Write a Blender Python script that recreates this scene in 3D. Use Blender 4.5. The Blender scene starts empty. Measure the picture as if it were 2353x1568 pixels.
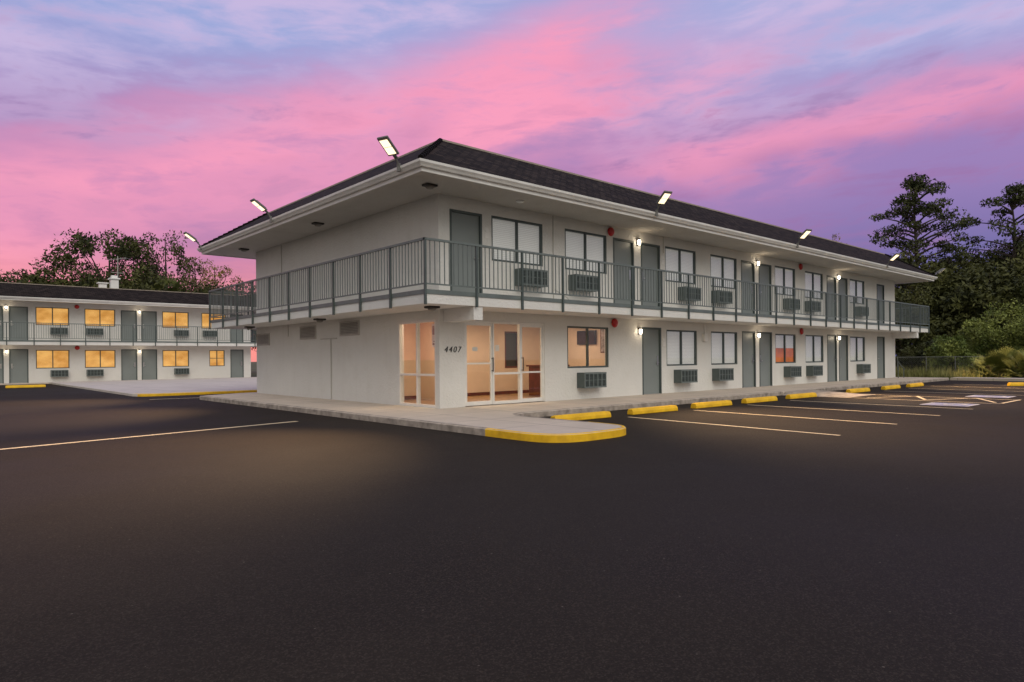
import bpy, bmesh, math, random
from mathutils import Vector, Matrix
random.seed(4)
scene = bpy.context.scene
COL = scene.collection
PI = math.pi
F = Vector((0.6652, 0.7466, 0)).normalized()
R = Vector((F.y, -F.x, 0))
CAM = Vector((-9.29, -13.015, 1.31))

def S(r, g, b):
    def f(c):
        c /= 255.0
        return c / 12.92 if c <= 0.04045 else ((c + 0.055) / 1.055) ** 2.4
    return (f(r), f(g), f(b))

# ------------------------------------------------------------------ materials
def newmat(name):
    m = bpy.data.materials.new(name); m.use_nodes = True
    nt = m.node_tree
    return m, nt, nt.nodes['Principled BSDF']

def nd(nt, typ, **kw):
    n = nt.nodes.new(typ)
    for k, v in kw.items():
        setattr(n, k, v)
    return n

def mix(nt, fac, a, b, mode='MIX'):
    n = nd(nt, 'ShaderNodeMix', data_type='RGBA', blend_type=mode)
    for idx, v in ((0, fac), (6, a), (7, b)):
        if hasattr(v, 'links'):
            nt.links.new(v, n.inputs[idx])
        elif idx == 0:
            n.inputs[0].default_value = v
        else:
            n.inputs[idx].default_value = (*v[:3], 1)
    return n.outputs[2]

def noise(nt, vec, scale, detail=5, rough=.55, dist=0):
    n = nd(nt, 'ShaderNodeTexNoise')
    n.inputs['Scale'].default_value = scale
    n.inputs['Detail'].default_value = detail
    n.inputs['Roughness'].default_value = rough
    n.inputs['Distortion'].default_value = dist
    if vec is not None: nt.links.new(vec, n.inputs['Vector'])
    return n.outputs['Fac']

def remap(nt, v, a, b, c=0, d=1, smooth=False):
    n = nd(nt, 'ShaderNodeMapRange')
    if smooth: n.interpolation_type = 'SMOOTHSTEP'
    nt.links.new(v, n.inputs[0])
    for i, x in enumerate((a, b, c, d)): n.inputs[i + 1].default_value = x
    return n.outputs[0]

def bump(nt, bs, h, strength=.3, dist=.01):
    b = nd(nt, 'ShaderNodeBump')
    b.inputs['Strength'].default_value = strength
    b.inputs['Distance'].default_value = dist
    nt.links.new(h, b.inputs['Height'])
    nt.links.new(b.outputs[0], bs.inputs['Normal'])

def objvec(nt, scale=None):
    t = nd(nt, 'ShaderNodeTexCoord')
    if scale is None: return t.outputs['Object']
    m = nd(nt, 'ShaderNodeMapping')
    m.inputs['Scale'].default_value = scale
    nt.links.new(t.outputs['Object'], m.inputs[0])
    return m.outputs[0]

def mat(name, c, rough=.6, var=.12, vs=3.0, bmp=0, bs_=60, metal=0, emit=None, es=0):
    m, nt, bs = newmat(name)
    v = objvec(nt)
    n = noise(nt, v, vs, 3)
    f = remap(nt, n, .3, .7)
    lo = tuple(x * (1 - var) for x in c); hi = tuple(min(1, x * (1 + var)) for x in c)
    nt.links.new(mix(nt, f, lo, hi), bs.inputs['Base Color'])
    bs.inputs['Roughness'].default_value = rough
    bs.inputs['Metallic'].default_value = metal
    if bmp: bump(nt, bs, noise(nt, v, bs_, 3), bmp)
    if emit:
        bs.inputs['Emission Color'].default_value = (*emit, 1)
        bs.inputs['Emission Strength'].default_value = es
    return m

def stucco(name, c, dirt=.16):
    m, nt, bs = newmat(name)
    v = objvec(nt)
    big = remap(nt, noise(nt, v, .45, 5), .35, .7)
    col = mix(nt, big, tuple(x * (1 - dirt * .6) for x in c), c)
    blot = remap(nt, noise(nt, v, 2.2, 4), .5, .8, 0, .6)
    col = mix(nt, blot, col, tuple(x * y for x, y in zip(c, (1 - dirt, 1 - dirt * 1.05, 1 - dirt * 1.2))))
    # faint rain runs
    run = remap(nt, noise(nt, objvec(nt, (1.6, 1.6, .12)), 2.0, 4), .56, .78, 0, .35)
    col = mix(nt, run, col, tuple(x * y for x, y in zip(c, (.84, .82, .79))))
    nt.links.new(col, bs.inputs['Base Color'])
    bs.inputs['Roughness'].default_value = .85
    bump(nt, bs, noise(nt, v, 18, 4, .65), .9, .025)
    return m

def concrete(name, c, joint=1.5):
    m, nt, bs = newmat(name)
    v = objvec(nt)
    f = remap(nt, noise(nt, v, .9, 6, .65), .3, .72)
    col = mix(nt, f, tuple(x * .74 for x in c), tuple(x * 1.06 for x in c))
    f2 = remap(nt, noise(nt, v, 40, 2), .35, .7)
    col = mix(nt, f2, col, tuple(x * .84 for x in c))
    br = nd(nt, 'ShaderNodeTexBrick'); br.offset = 0
    br.inputs['Scale'].default_value = 1
    br.inputs['Brick Width'].default_value = joint; br.inputs['Row Height'].default_value = joint
    br.inputs['Mortar Size'].default_value = .012; br.inputs['Mortar Smooth'].default_value = .3
    nt.links.new(v, br.inputs['Vector'])
    col = mix(nt, br.outputs['Fac'], col, tuple(x * .35 for x in c))
    nt.links.new(col, bs.inputs['Base Color'])
    bs.inputs['Roughness'].default_value = .8
    bump(nt, bs, f2, .2, .004)
    return m

def asphalt():
    m, nt, bs = newmat('asphalt')
    v = objvec(nt)
    big = remap(nt, noise(nt, v, .11, 4, .6), .38, .64)
    col = mix(nt, big, (.0200, .0148, .0110), (.0345, .0262, .0198))
    med = remap(nt, noise(nt, v, .9, 5, .7), .40, .66, 0, .7)
    col = mix(nt, med, col, (.0210, .0158, .0120))
    fine = remap(nt, noise(nt, v, 40, 3, .8), .40, .68, .55, 1)
    col = mix(nt, fine, tuple([.010, .0078, .0062]), col)
    vo = nd(nt, 'ShaderNodeTexVoronoi'); vo.inputs['Scale'].default_value = 120
    nt.links.new(v, vo.inputs['Vector'])
    sep = nd(nt, 'ShaderNodeSeparateColor'); nt.links.new(vo.outputs['Color'], sep.inputs[0])
    g = remap(nt, sep.outputs[0], .62, 1.0, 0, .34)
    col = mix(nt, g, col, (.090, .070, .055))
    vo2 = nd(nt, 'ShaderNodeTexVoronoi'); vo2.inputs['Scale'].default_value = 14
    nt.links.new(v, vo2.inputs['Vector'])
    sp = remap(nt, vo2.outputs['Distance'], .05, .11, .7, 0)
    pick = remap(nt, noise(nt, v, 7, 1), .58, .63)
    mm = nd(nt, 'ShaderNodeMath', operation='MULTIPLY')
    nt.links.new(sp, mm.inputs[0]); nt.links.new(pick, mm.inputs[1])
    col = mix(nt, mm.outputs[0], col, (.16, .135, .11))
    nt.links.new(col, bs.inputs['Base Color'])
    nt.links.new(remap(nt, big, 0, 1, .72, .92), bs.inputs['Roughness'])
    bs.inputs['Specular IOR Level'].default_value = .14
    bump(nt, bs, sep.outputs[0], .35, .006)
    return m

def shingle():
    m, nt, bs = newmat('shingles')
    t = nd(nt, 'ShaderNodeTexCoord')
    br = nd(nt, 'ShaderNodeTexBrick'); br.offset = .5
    br.inputs['Color1'].default_value = (.018, .013, .012, 1)
    br.inputs['Color2'].default_value = (.060, .044, .038, 1)
    br.inputs['Mortar'].default_value = (.006, .005, .005, 1)
    br.inputs['Scale'].default_value = 1
    br.inputs['Brick Width'].default_value = .26; br.inputs['Row Height'].default_value = .145
    br.inputs['Mortar Size'].default_value = .017; br.inputs['Bias'].default_value = -.15
    nt.links.new(t.outputs['UV'], br.inputs['Vector'])
    f = remap(nt, noise(nt, t.outputs['UV'], 1.2, 4), .4, .75, 0, .5)
    col = mix(nt, f, br.outputs['Color'], (.022, .017, .015))
    nt.links.new(col, bs.inputs['Base Color'])
    bs.inputs['Roughness'].default_value = .95
    bs.inputs['Specular IOR Level'].default_value = .12
    inv = nd(nt, 'ShaderNodeMath', operation='SUBTRACT'); inv.inputs[0].default_value = 1
    nt.links.new(br.outputs['Fac'], inv.inputs[1])
    bump(nt, bs, inv.outputs[0], 1, .05)
    return m

def glassmat():
    m = bpy.data.materials.new('window_glass'); m.use_nodes = True
    nt = m.node_tree; nt.nodes.clear()
    o = nd(nt, 'ShaderNodeOutputMaterial')
    tr = nd(nt, 'ShaderNodeBsdfTransparent'); tr.inputs[0].default_value = (.96, .97, .97, 1)
    gl = nd(nt, 'ShaderNodeBsdfGlossy'); gl.inputs['Roughness'].default_value = .02
    lw = nd(nt, 'ShaderNodeLayerWeight'); lw.inputs['Blend'].default_value = .15
    f = remap(nt, lw.outputs['Facing'], 0, 1, .03, .28)
    mx = nd(nt, 'ShaderNodeMixShader')
    nt.links.new(f, mx.inputs[0]); nt.links.new(tr.outputs[0], mx.inputs[1]); nt.links.new(gl.outputs[0], mx.inputs[2])
    nt.links.new(mx.outputs[0], o.inputs[0])
    return m

def blindmat():
    m, nt, bs = newmat('blind')
    v = objvec(nt)
    w = nd(nt, 'ShaderNodeTexWave'); w.bands_direction = 'Z'
    w.inputs['Scale'].default_value = 6.5; w.inputs['Distortion'].default_value = .15
    nt.links.new(v, w.inputs['Vector'])
    col = mix(nt, w.outputs['Fac'], (.76, .73, .70), (.90, .88, .85))
    nt.links.new(col, bs.inputs['Base Color']); bs.inputs['Roughness'].default_value = .6
    nt.links.new(col, bs.inputs['Emission Color']); bs.inputs['Emission Strength'].default_value = .14   # emission added to brighten the closed blind, no lamp behind it
    bump(nt, bs, w.outputs['Fac'], .3, .01)
    return m

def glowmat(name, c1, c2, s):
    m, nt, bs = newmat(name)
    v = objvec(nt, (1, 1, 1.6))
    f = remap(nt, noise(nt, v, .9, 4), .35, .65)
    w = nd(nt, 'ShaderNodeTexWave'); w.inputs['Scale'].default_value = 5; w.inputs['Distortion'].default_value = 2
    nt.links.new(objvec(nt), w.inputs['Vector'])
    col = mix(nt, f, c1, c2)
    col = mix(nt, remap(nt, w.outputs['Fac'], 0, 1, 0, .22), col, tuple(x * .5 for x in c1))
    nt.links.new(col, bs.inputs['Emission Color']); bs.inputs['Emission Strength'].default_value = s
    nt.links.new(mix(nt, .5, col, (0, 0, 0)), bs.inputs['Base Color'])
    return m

def leafmat(name, lo, hi):
    m, nt, bs = newmat(name)
    v = objvec(nt)
    f = remap(nt, noise(nt, v, .6, 2), .36, .62)
    col = mix(nt, f, lo, hi)
    nt.links.new(col, bs.inputs['Base Color'])
    bs.inputs['Roughness'].default_value = .6
    bs.inputs['Specular IOR Level'].default_value = .2
    return m

def paintmat(name, c):          # worn road paint
    m, nt, bs = newmat(name)
    v = objvec(nt)
    f = remap(nt, noise(nt, v, 14, 5, .75), .56, .72)
    f0 = remap(nt, noise(nt, v, 1.2, 3), .3, .7)
    col = mix(nt, f0, tuple(x * .78 for x in c), c)
    col = mix(nt, f, col, (.09, .075, .06))
    nt.links.new(col, bs.inputs['Base Color']); bs.inputs['Roughness'].default_value = .7
    return m

M = dict(
    wall=stucco('white_stucco', (.76, .745, .715), .13),
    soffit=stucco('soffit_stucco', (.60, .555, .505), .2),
    slab=stucco('slab_white', (.79, .775, .75), .10),
    white=mat('white_paint', (.78, .765, .74), .5, .08, 2),
    pipe=mat('pipe_paint', (.52, .50, .47), .6, .08, 2),
    vent=mat('vent_grey', (.42, .40, .37), .6, .1, 3),
    green=mat('green_steel', S(104, 113, 112), .5, .12, 4),
    greend=mat('dark_green_steel', S(75, 85, 84), .5, .12, 4),
    door=mat('door_paint', S(128, 135, 134), .45, .06, 1.2),
    ac=mat('ac_green', S(80, 90, 89), .5, .12, 4),
    acd=mat('ac_dark', (.02, .024, .024), .7),
    steel=mat('steel', (.62, .61, .58), .3, .1, 5, metal=1),
    alu=mat('aluminium', (.80, .78, .74), .4, .05, 5, metal=.15),
    bronze=mat('bronze', (.035, .03, .028), .5),
    lampgrey=mat('lamp_grey', (.16, .155, .15), .5),
    red=mat('red_enamel', (.45, .015, .015), .35, .1),
    yellow=mat('yellow_paint', (.90, .50, .010), .6, .18, 5, .3, 40),
    line=paintmat('line_paint', (.80, .64, .42)),
    blue=paintmat('blue_paint', (.30, .31, .55)),
    symbol=paintmat('symbol_white', (.62, .61, .66)),
    conc=concrete('concrete', (.66, .56, .465)),
    conc2=concrete('pale_concrete', (.66, .585, .52), 3),
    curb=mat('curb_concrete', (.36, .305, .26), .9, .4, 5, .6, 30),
    asphalt=asphalt(), shingle=shingle(), glass=glassmat(), blind=blindmat(),
    roofflat=mat('roof_membrane', (.2, .19, .18), .9),
    beige=mat('lobby_paint', (.70, .54, .41), .7, .05),
    lobfloor=mat('lobby_tile', (.30, .17, .095), .3, .2, 6),
    ceil=mat('lobby_ceiling', (.74, .66, .56), .8),
    wood=mat('red_wood', (.12, .028, .02), .35, .3, 5),
    black=mat('black_plastic', (.012, .012, .013), .35),
    orange=glowmat('orange_window_glow', S(205, 140, 62), S(244, 186, 104), .95),  # emissive, paints the sunset reflection in the wing windows
    orangedim=glowmat('orange_dim_reflection', S(150, 80, 40), S(205, 110, 55), .8),  # emissive, paints the orange reflection in one lower pane
    ledglow=mat('led_lens', (.8, .70, .5), .3, .02, emit=(1, .80, .50), es=1.7),
    warmglow=mat('lamp_glass', (.9, .85, .75), .3, .02, emit=(1, .86, .64), es=8),
    dimglow=mat('diffuser', (.22, .2, .18), .4, .02),
    bark=mat('bark', (.055, .04, .03), .9, .3, 6, .6, 12),
    leaf=leafmat('leaf_dark', (.024, .029, .010), (.100, .102, .030)),
    leafsunset=leafmat('leaf_sunset_lit', (.09, .07, .016), (.30, .21, .05)),  # golden sunset light mixed into the leaf colour
    needle=leafmat('needles', (.024, .032, .012), (.090, .098, .036)),
    bush=leafmat('bush_leaf_floodlit', (.085, .115, .024), (.30, .33, .085)),  # leaf tone raised to carry floodlight falling on the shrubs
    palm=leafmat('palm_leaf', (.06, .08, .025), (.18, .20, .065)),
    grass=leafmat('grass_blade', (.12, .13, .036), (.32, .30, .11)),
    earth=mat('lawn_soil', (.075, .08, .033), .95, .5, .4, .4, 6),
    wire=mat('fence_wire', (.16, .16, .15), .6, .1, metal=.2),
    art=mat('art_print', (.33, .27, .24), .5, .6, 6),
    paper=mat('paper', (.78, .74, .68), .6, .05),
    ink=mat('ink', (.02, .018, .018), .5),
    ridge=mat('ridge_trim_beige', (.36, .30, .25), .7),
)

# ------------------------------------------------------------------ mesh building
ORG = {}
class MB:
    def __init__(s):
        s.bm = bmesh.new(); s.uv = None
    def hexa(s, p):
        v = [s.bm.verts.new(x) for x in p]
        for f in ((0,1,3,2),(4,6,7,5),(0,4,5,1),(2,3,7,6),(0,2,6,4),(1,5,7,3)):
            s.bm.faces.new([v[i] for i in f])
        return s
    def box(s, x0, x1, y0, y1, z0, z1):
        return s.hexa([(x, y, z) for x in (x0, x1) for y in (y0, y1) for z in (z0, z1)])
    def fbox(s, at, u0, u1, z0, z1, d0, d1):
        return s.hexa([at(u, z, d) for u in (u0, u1) for d in (d0, d1) for z in (z0, z1)])
    def poly(s, pts):
        s.bm.faces.new([s.bm.verts.new(p) for p in pts]); return s
    def prism(s, pts, z0, z1):
        a = [s.bm.verts.new((p[0], p[1], z0)) for p in pts]
        b = [s.bm.verts.new((p[0], p[1], z1)) for p in pts]
        n = len(pts)
        s.bm.faces.new(a[::-1]); s.bm.faces.new(b)
        for i in range(n):
            s.bm.faces.new((a[i], a[(i+1) % n], b[(i+1) % n], b[i]))
        return s
    def tube(s, p0, p1, r0, r1=None, seg=8):
        r1 = r0 if r1 is None else r1
        p0, p1 = Vector(p0), Vector(p1)
        d = (p1 - p0).normalized()
        a = d.orthogonal().normalized(); b = d.cross(a)
        A = []; B = []
        for i in range(seg):
            t = 2 * PI * i / seg
            w = a * math.cos(t) + b * math.sin(t)
            A.append(s.bm.verts.new(p0 + w * r0)); B.append(s.bm.verts.new(p1 + w * r1))
        for i in range(seg):
            s.bm.faces.new((A[i], A[(i+1) % seg], B[(i+1) % seg], B[i]))
        s.bm.faces.new(A[::-1]); s.bm.faces.new(B)
        return s
    def lathe(s, c, ax, prof, seg=20):
        c = Vector(c); d = Vector(ax).normalized()
        a = d.orthogonal().normalized(); b = d.cross(a)
        prev = None
        for (r, h) in prof:
            ringv = [s.bm.verts.new(c + d * h + (a * math.cos(2*PI*i/seg) + b * math.sin(2*PI*i/seg)) * r) for i in range(seg)]
            if prev:
                for i in range(seg):
                    s.bm.faces.new((prev[i], prev[(i+1) % seg], ringv[(i+1) % seg], ringv[i]))
            else:
                s.bm.faces.new(ringv[::-1])
            prev = ringv
        s.bm.faces.new(prev)
        return s
    def ring(s, rect, prof):
        x0, x1, y0, y1 = rect
        if s.uv is None: s.uv = s.bm.loops.layers.uv.new('UVMap')
        vlen = 0
        for (o0, z0), (o1, z1) in zip(prof, prof[1:]):
            seg = math.hypot(o1 - o0, z1 - z0)
            for side in range(4):
                def c(k, o, z):
                    k %= 4
                    return Vector(((x0 - o, x1 + o, x1 + o, x0 - o)[k], (y0 - o, y0 - o, y1 + o, y1 + o)[k], z))
                P = [c(side, o0, z0), c(side + 1, o0, z0), c(side + 1, o1, z1), c(side, o1, z1)]
                f = s.bm.faces.new([s.bm.verts.new(p) for p in P])
                vs = (vlen, vlen, vlen + seg, vlen + seg)
                for l, p, q in zip(f.loops, P, vs):
                    l[s.uv].uv = (p.x if side % 2 == 0 else p.y, q)
            vlen += seg
        return s
    def build(s, name, m, parent=None, bevel=0, smooth=False, recalc=True):
        if recalc: bmesh.ops.recalc_face_normals(s.bm, faces=s.bm.faces[:])
        co = [v.co for v in s.bm.verts]
        if parent is not None: org = ORG[parent.name]
        else:
            xs = [c.x for c in co]; ys = [c.y for c in co]
            org = Vector(((min(xs)+max(xs))/2, (min(ys)+max(ys))/2, min(c.z for c in co)))
        for v in s.bm.verts: v.co -= org
        me = bpy.data.meshes.new(name); s.bm.to_mesh(me); s.bm.free()
        me.materials.append(M[m] if isinstance(m, str) else m)
        if smooth:
            for p in me.polygons: p.use_smooth = True
        o = bpy.data.objects.new(name, me); COL.objects.link(o)
        if parent is not None: o.parent = parent
        else: o.location = org
        ORG[o.name] = org
        if bevel:
            b = o.modifiers.new('bevel', 'BEVEL'); b.width = bevel; b.segments = 2; b.limit_method = 'ANGLE'
        return o

def tag(o, label=None, cat=None, group=None, kind=None):
    if label: o['label'] = label
    if cat: o['category'] = cat
    if group: o['group'] = group
    if kind: o['kind'] = kind
    return o

def thing(name, loc, label, cat, group=None):
    o = bpy.data.objects.new(name, None); COL.objects.link(o)
    o.location = loc; o.empty_display_size = .2
    ORG[o.name] = Vector(loc)
    return tag(o, label, cat, group)

def copy_tree(o, parent=None):
    c = o.copy(); COL.objects.link(c)
    if parent is not None:
        c.parent = parent; c.matrix_parent_inverse = o.matrix_parent_inverse.copy()
    for ch in list(o.children): copy_tree(ch, c)
    return c

def frm(P, U, N):
    P, U, N = Vector(P), Vector(U), Vector(N)
    return lambda u, z, d=0.0: P + U * u + N * d + Vector((0, 0, z))

def wall_with_holes(mb, at, u0, u1, z0, z1, holes, th):
    us = sorted({u0, u1, *[h[0] for h in holes], *[h[1] for h in holes]})
    zs = sorted({z0, z1, *[h[2] for h in holes], *[h[3] for h in holes]})
    def inh(u, z): return any(h[0] < u < h[1] and h[2] < z < h[3] for h in holes)
    for ua, ub in zip(us, us[1:]):
        for za, zb in zip(zs, zs[1:]):
            if inh((ua+ub)/2, (za+zb)/2): continue
            for d in (0, th):
                mb.poly([at(ua, za, d), at(ub, za, d), at(ub, zb, d), at(ua, zb, d)])
    def rim(a, b, c, d):
        mb.poly([at(a, c, 0), at(a, c, th), at(b, d, th), at(b, d, 0)])
    for h in holes + [(u0, u1, z0, z1)]:
        a, b, c, d = h
        rim(a, b, c, c); rim(a, b, d, d); rim(a, a, c, d); rim(b, b, c, d)

def make_window(root, at, u0, u1, z0, z1, kind):
    w = .05
    f = MB()
    f.fbox(at, u0, u1, z0, z0+w, .015, .09); f.fbox(at, u0, u1, z1-w, z1, .015, .09)
    f.fbox(at, u0, u0+w, z0+w, z1-w, .015, .09); f.fbox(at, u1-w, u1, z0+w, z1-w, .015, .09)
    c = (u0+u1)/2
    f.fbox(at, c-.026, c+.026, z0+w, z1-w, .02, .085)
    if kind == 'orangelow':
        f.fbox(at, u0+w, u1-w, (z0+z1)/2-.02, (z0+z1)/2+.02, .025, .08)
    win = f.build('window', 'greend', root)
    p = MB(); p.fbox(at, u0+w, u1-w, z0+w, z1-w, .05, .054); p.build('pane', 'glass', win)
    a, b, lo, hi = u0+.01, u1-.01, z0+.01, z1-.01
    if kind == 'blind':
        q = MB(); q.fbox(at, a, b, lo, hi, .10, .11); q.build('blind', 'blind', win)
    elif kind == 'half':
        q = MB(); q.fbox(at, a, b, z0+.52*(z1-z0), hi, .10, .11); q.build('blind', 'blind', win)
        q = MB(); q.fbox(at, a, b, lo, z0+.52*(z1-z0)-.005, .105, .115); q.build('window_glow', 'orangedim', win)  # glowing sheet painted as the reflection below the blind
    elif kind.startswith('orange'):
        q = MB(); q.fbox(at, a, b, lo, hi, .10, .11); q.build('window_glow', 'orange', win)  # glowing sheet that carries the painted sunset reflection
    return win

def make_door(root, at, u0, u1, z0, hand=1):
    z1 = z0 + 2.13; w = .055
    d = MB(); d.fbox(at, u0+w, u1-w, z0+.015, z1-w, .05, .095)
    leaf = d.build('door', 'door', root)
    f = MB()
    f.fbox(at, u0, u0+w, z0, z1, -.012, .12); f.fbox(at, u1-w, u1, z0, z1, -.012, .12)
    f.fbox(at, u0+w, u1-w, z1-w, z1, -.012, .12)
    f.build('door_frame', 'greend', leaf)
    uh = u1-.14 if hand > 0 else u0+.14
    h = MB(); h.fbox(at, uh-.035, uh+.035, z0+.92, z0+1.22, .035, .05)
    h.fbox(at, uh-.09*(1 if hand > 0 else 0)-.01, uh+.09*(0 if hand > 0 else 1)+.01, z0+1.0, z0+1.025, -.01, .012)
    h.fbox(at, uh-.012, uh+.012, z0+1.0, z0+1.025, .012, .035)
    h.build('handle', 'steel', leaf)
    s = MB(); s.fbox(at, u0+w, u1-w, z0-.0, z0+.013, .0, .12); s.build('threshold', 'steel', leaf)
    return leaf

def motel_shell(root, rect, zo, top=6.66, slab_o=1.2):
    x0, x1, y0, y1 = rect
    b = MB(); b.box(x0-slab_o, x1+slab_o, y0-slab_o, y1+slab_o, 2.50+zo, 2.79+zo); b.build('balcony_slab', 'slab', root)
    t = MB(); t.ring(rect, [(slab_o+.001, 2.705+zo), (slab_o+.02, 2.705+zo), (slab_o+.02, 2.80+zo), (slab_o-.08, 2.80+zo), (slab_o-.08, 2.793+zo)])
    t.build('slab_edge_trim', 'green', root)
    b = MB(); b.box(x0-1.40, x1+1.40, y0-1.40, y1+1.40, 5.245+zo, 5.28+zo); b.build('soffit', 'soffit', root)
    g = MB(); g.ring(rect, [(1.402, 5.215+zo), (1.44, 5.215+zo), (1.44, 5.42+zo), (1.402, 5.42+zo), (1.402, 5.215+zo)])
    fa = g.build('fascia', 'white', root)
    g = MB(); g.ring(rect, [(1.443, 5.30+zo), (1.50, 5.30+zo), (1.525, 5.34+zo), (1.56, 5.38+zo), (1.565, 5.43+zo), (1.54, 5.43+zo), (1.535, 5.395+zo), (1.443, 5.35+zo)])
    g.build('gutter', 'white', fa)
    r = MB(); r.ring(rect, [(1.38, 5.425+zo), (1.52, 5.428+zo), (1.52, 5.45+zo), (-.35, top+zo)])
    roof = r.build('roof', 'shingle', root)
    c = MB(); c.ring(rect, [(-.33, top-.005+zo), (-.33, top+.04+zo), (-.50, top+.04+zo), (-.50, top-.36+zo)])
    c.build('ridge_trim', 'ridge', roof)
    c = MB(); c.box(x0+.4, x1-.4, y0+.4, y1-.4, top-.41+zo, top-.28+zo); c.build('flat_roof', 'roofflat', roof)
    for (cx, cy, sx, sy) in ((x0, y0, 1, 1), (x1, y0, -1, 1), (x0, y1, 1, -1), (x1, y1, -1, -1)):
        h = MB()
        p0 = Vector((cx-1.5*sx, cy-1.5*sy, 5.455+zo)); p1 = Vector((cx+.34*sx, cy+.34*sy, top+.005+zo))
        n = 14
        for i in range(n):
            a = p0.lerp(p1, i/n); q = p0.lerp(p1, (i+1.15)/n)
            h.tube(a + Vector((0, 0, .012)), q, .065, .045, 6)
        h.build('hip_cap', 'shingle', roof)

# ------------------------------------------------------------------ the motel
RECT = (0, 29.6, 0, 11.41)
motel = thing('motel_building', (14.8, 5.7, 0), 'white two storey corner motel with dark shingle roof and glass lobby, nearest building', 'building')
FR = frm((0, 0, 0), (1, 0, 0), (0, 1, 0))
FL = frm((0, 0, 0), (0, 1, 0), (1, 0, 0))
ZL, ZU = .13, 2.80
updoors = [(.33, 1.33, 1), (6.42, 7.42, 1), (7.77, 8.77, -1), (13.85, 14.85, 1), (15.17, 16.17, -1), (21.26, 22.26, 1), (22.50, 23.50, -1), (27.1, 28.1, -1)]
lodoors = [(7.80, 8.80, 1), (13.88, 14.88, 1), (15.17, 16.17, -1), (21.26, 22.26, 1), (22.50, 23.50, -1), (27.1, 28.1, -1)]
upwins = [(1.645, 3.46), (4.33, 6.13), (9.06, 10.85), (11.76, 13.55), (16.46, 18.23), (19.12, 20.88), (23.78, 25.55)]
lowins = [(4.39, 6.18), (9.10, 10.88), (11.76, 13.55), (16.46, 18.23), (19.12, 20.88), (23.78, 25.55)]
WUZ = (3.80, 4.95); WLZ = (1.02, 2.21)
holes = [(a, b, ZU, ZU+2.13) for a, b, _ in updoors] + [(a, b, ZL, ZL+2.13) for a, b, _ in lodoors]
holes += [(a, b, *WUZ) for a, b in upwins] + [(a, b, *WLZ) for a, b in lowins] + [(.755, 3.50, ZL, 2.26)]
w = MB(); wall_with_holes(w, FR, 0, 29.6, 0, 5.3, holes, .16)
w.build('wall', 'wall', motel)
w = MB(); wall_with_holes(w, FL, .16, 11.41, 0, 5.3, [(.16, 1.80, ZL+.02, 2.26)], .16)
w.build('wall', 'wall', motel)
w = MB(); w.box(29.44, 29.6, .162, 11.41, 0, 5.3); w.build('wall', 'wall', motel)
w = MB(); w.box(.162, 29.438, 11.25, 11.41, 0, 5.3); w.build('wall', 'wall', motel)
motel_shell(motel, RECT, 0)
for a, b, h in updoors: make_door(motel, FR, a, b, ZU, h)
for a, b, h in lodoors: make_door(motel, FR, a, b, ZL, h)
for a, b in upwins: make_window(motel, FR, a, b, *WUZ, 'blind')
for i, (a, b) in enumerate(lowins): make_window(motel, FR, a, b, *WLZ, ('clear', 'blind', 'blind', 'half', 'blind', 'blind')[i])
for x in (.12, 29.15):
    b = MB(); b.box(x, x+.26, -1.17, -.004, 2.19, 2.497); b.build('beam', 'slab', motel)
# storefront
sf = MB(); zt = 2.255; w_ = .05
for (a, b) in ((.757, .80), (1.67, 1.72), (2.60, 2.65), (3.455, 3.498)): sf.fbox(FR, a, b, ZL+.012, zt, .02, .11)
sf.fbox(FR, .80, 1.67, zt-w_, zt, .022, .108); sf.fbox(FR, 1.72, 2.60, zt-w_, zt, .022, .108); sf.fbox(FR, 2.65, 3.455, zt-w_, zt, .022, .108)
sf.fbox(FR, 1.72, 2.60, .90, .95, .022, .108); sf.fbox(FR, 1.72, 2.60, ZL+.012, ZL+.09, .022, .108)
front = sf.build('storefront', 'alu', motel)
p = MB(); p.fbox(FR, 1.72, 2.60, ZL+.09, .90, .06, .066); p.build('pane', 'glass', front)
p = MB(); p.fbox(FR, 1.72, 2.60, .95, zt-w_, .06, .066); p.build('pane', 'glass', front)
for (a, b, hs) in ((.805, 1.665, 1), (2.655, 3.45, -1)):
    d = MB(); s_ = .045
    zb = ZL+.015; ztp = zt-w_-.005
    d.fbox(FR, a, a+s_, zb, ztp, .035, .085); d.fbox(FR, b-s_, b, zb, ztp, .035, .085)
    d.fbox(FR, a+s_, b-s_, ztp-.06, ztp, .035, .085); d.fbox(FR, a+s_, b-s_, zb, zb+.10, .035, .085)
    zm = 1.17 if hs > 0 else .92
    d.fbox(FR, a+s_, b-s_, zm, zm+.04, .037, .083)
    gd = d.build('glass_door', 'alu', motel)
    p = MB(); p.fbox(FR, a+s_, b-s_, zb+.10, ztp-.06, .06, .066); p.build('pane', 'glass', gd)
    uh = b-s_/2 if hs > 0 else a+s_/2
    h = MB(); h.tube(FR(uh, .98, -.03), FR(uh, 1.34, -.03), .012); h.tube(FR(uh, 1.0, -.03), FR(uh, 1.0, .035), .01); h.tube(FR(uh, 1.32, -.03), FR(uh, 1.32, .035), .01)
    h.build('handle', 'bronze', gd)
sw = MB(); zb = ZL+.02
for (a, b) in ((.162, .205), (.955, 1.005), (1.757, 1.80)): sw.fbox(FL, a, b, zb, 2.26, .004, .10)
for (a, b) in ((.205, .955), (1.005, 1.757)):
    for (c, d) in ((zb, zb+.05), (.90, .95), (2.21, 2.26)): sw.fbox(FL, a, b, c, d, .006, .098)
side = sw.build('storefront_window', 'alu', motel)
for (a, b) in ((.205, .955), (1.005, 1.757)):
    for (c, d) in ((zb+.05, .90), (.95, 2.21)):
        p = MB(); p.fbox(FL, a, b, c, d, .04, .045); p.build('pane', 'glass', side)
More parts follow.
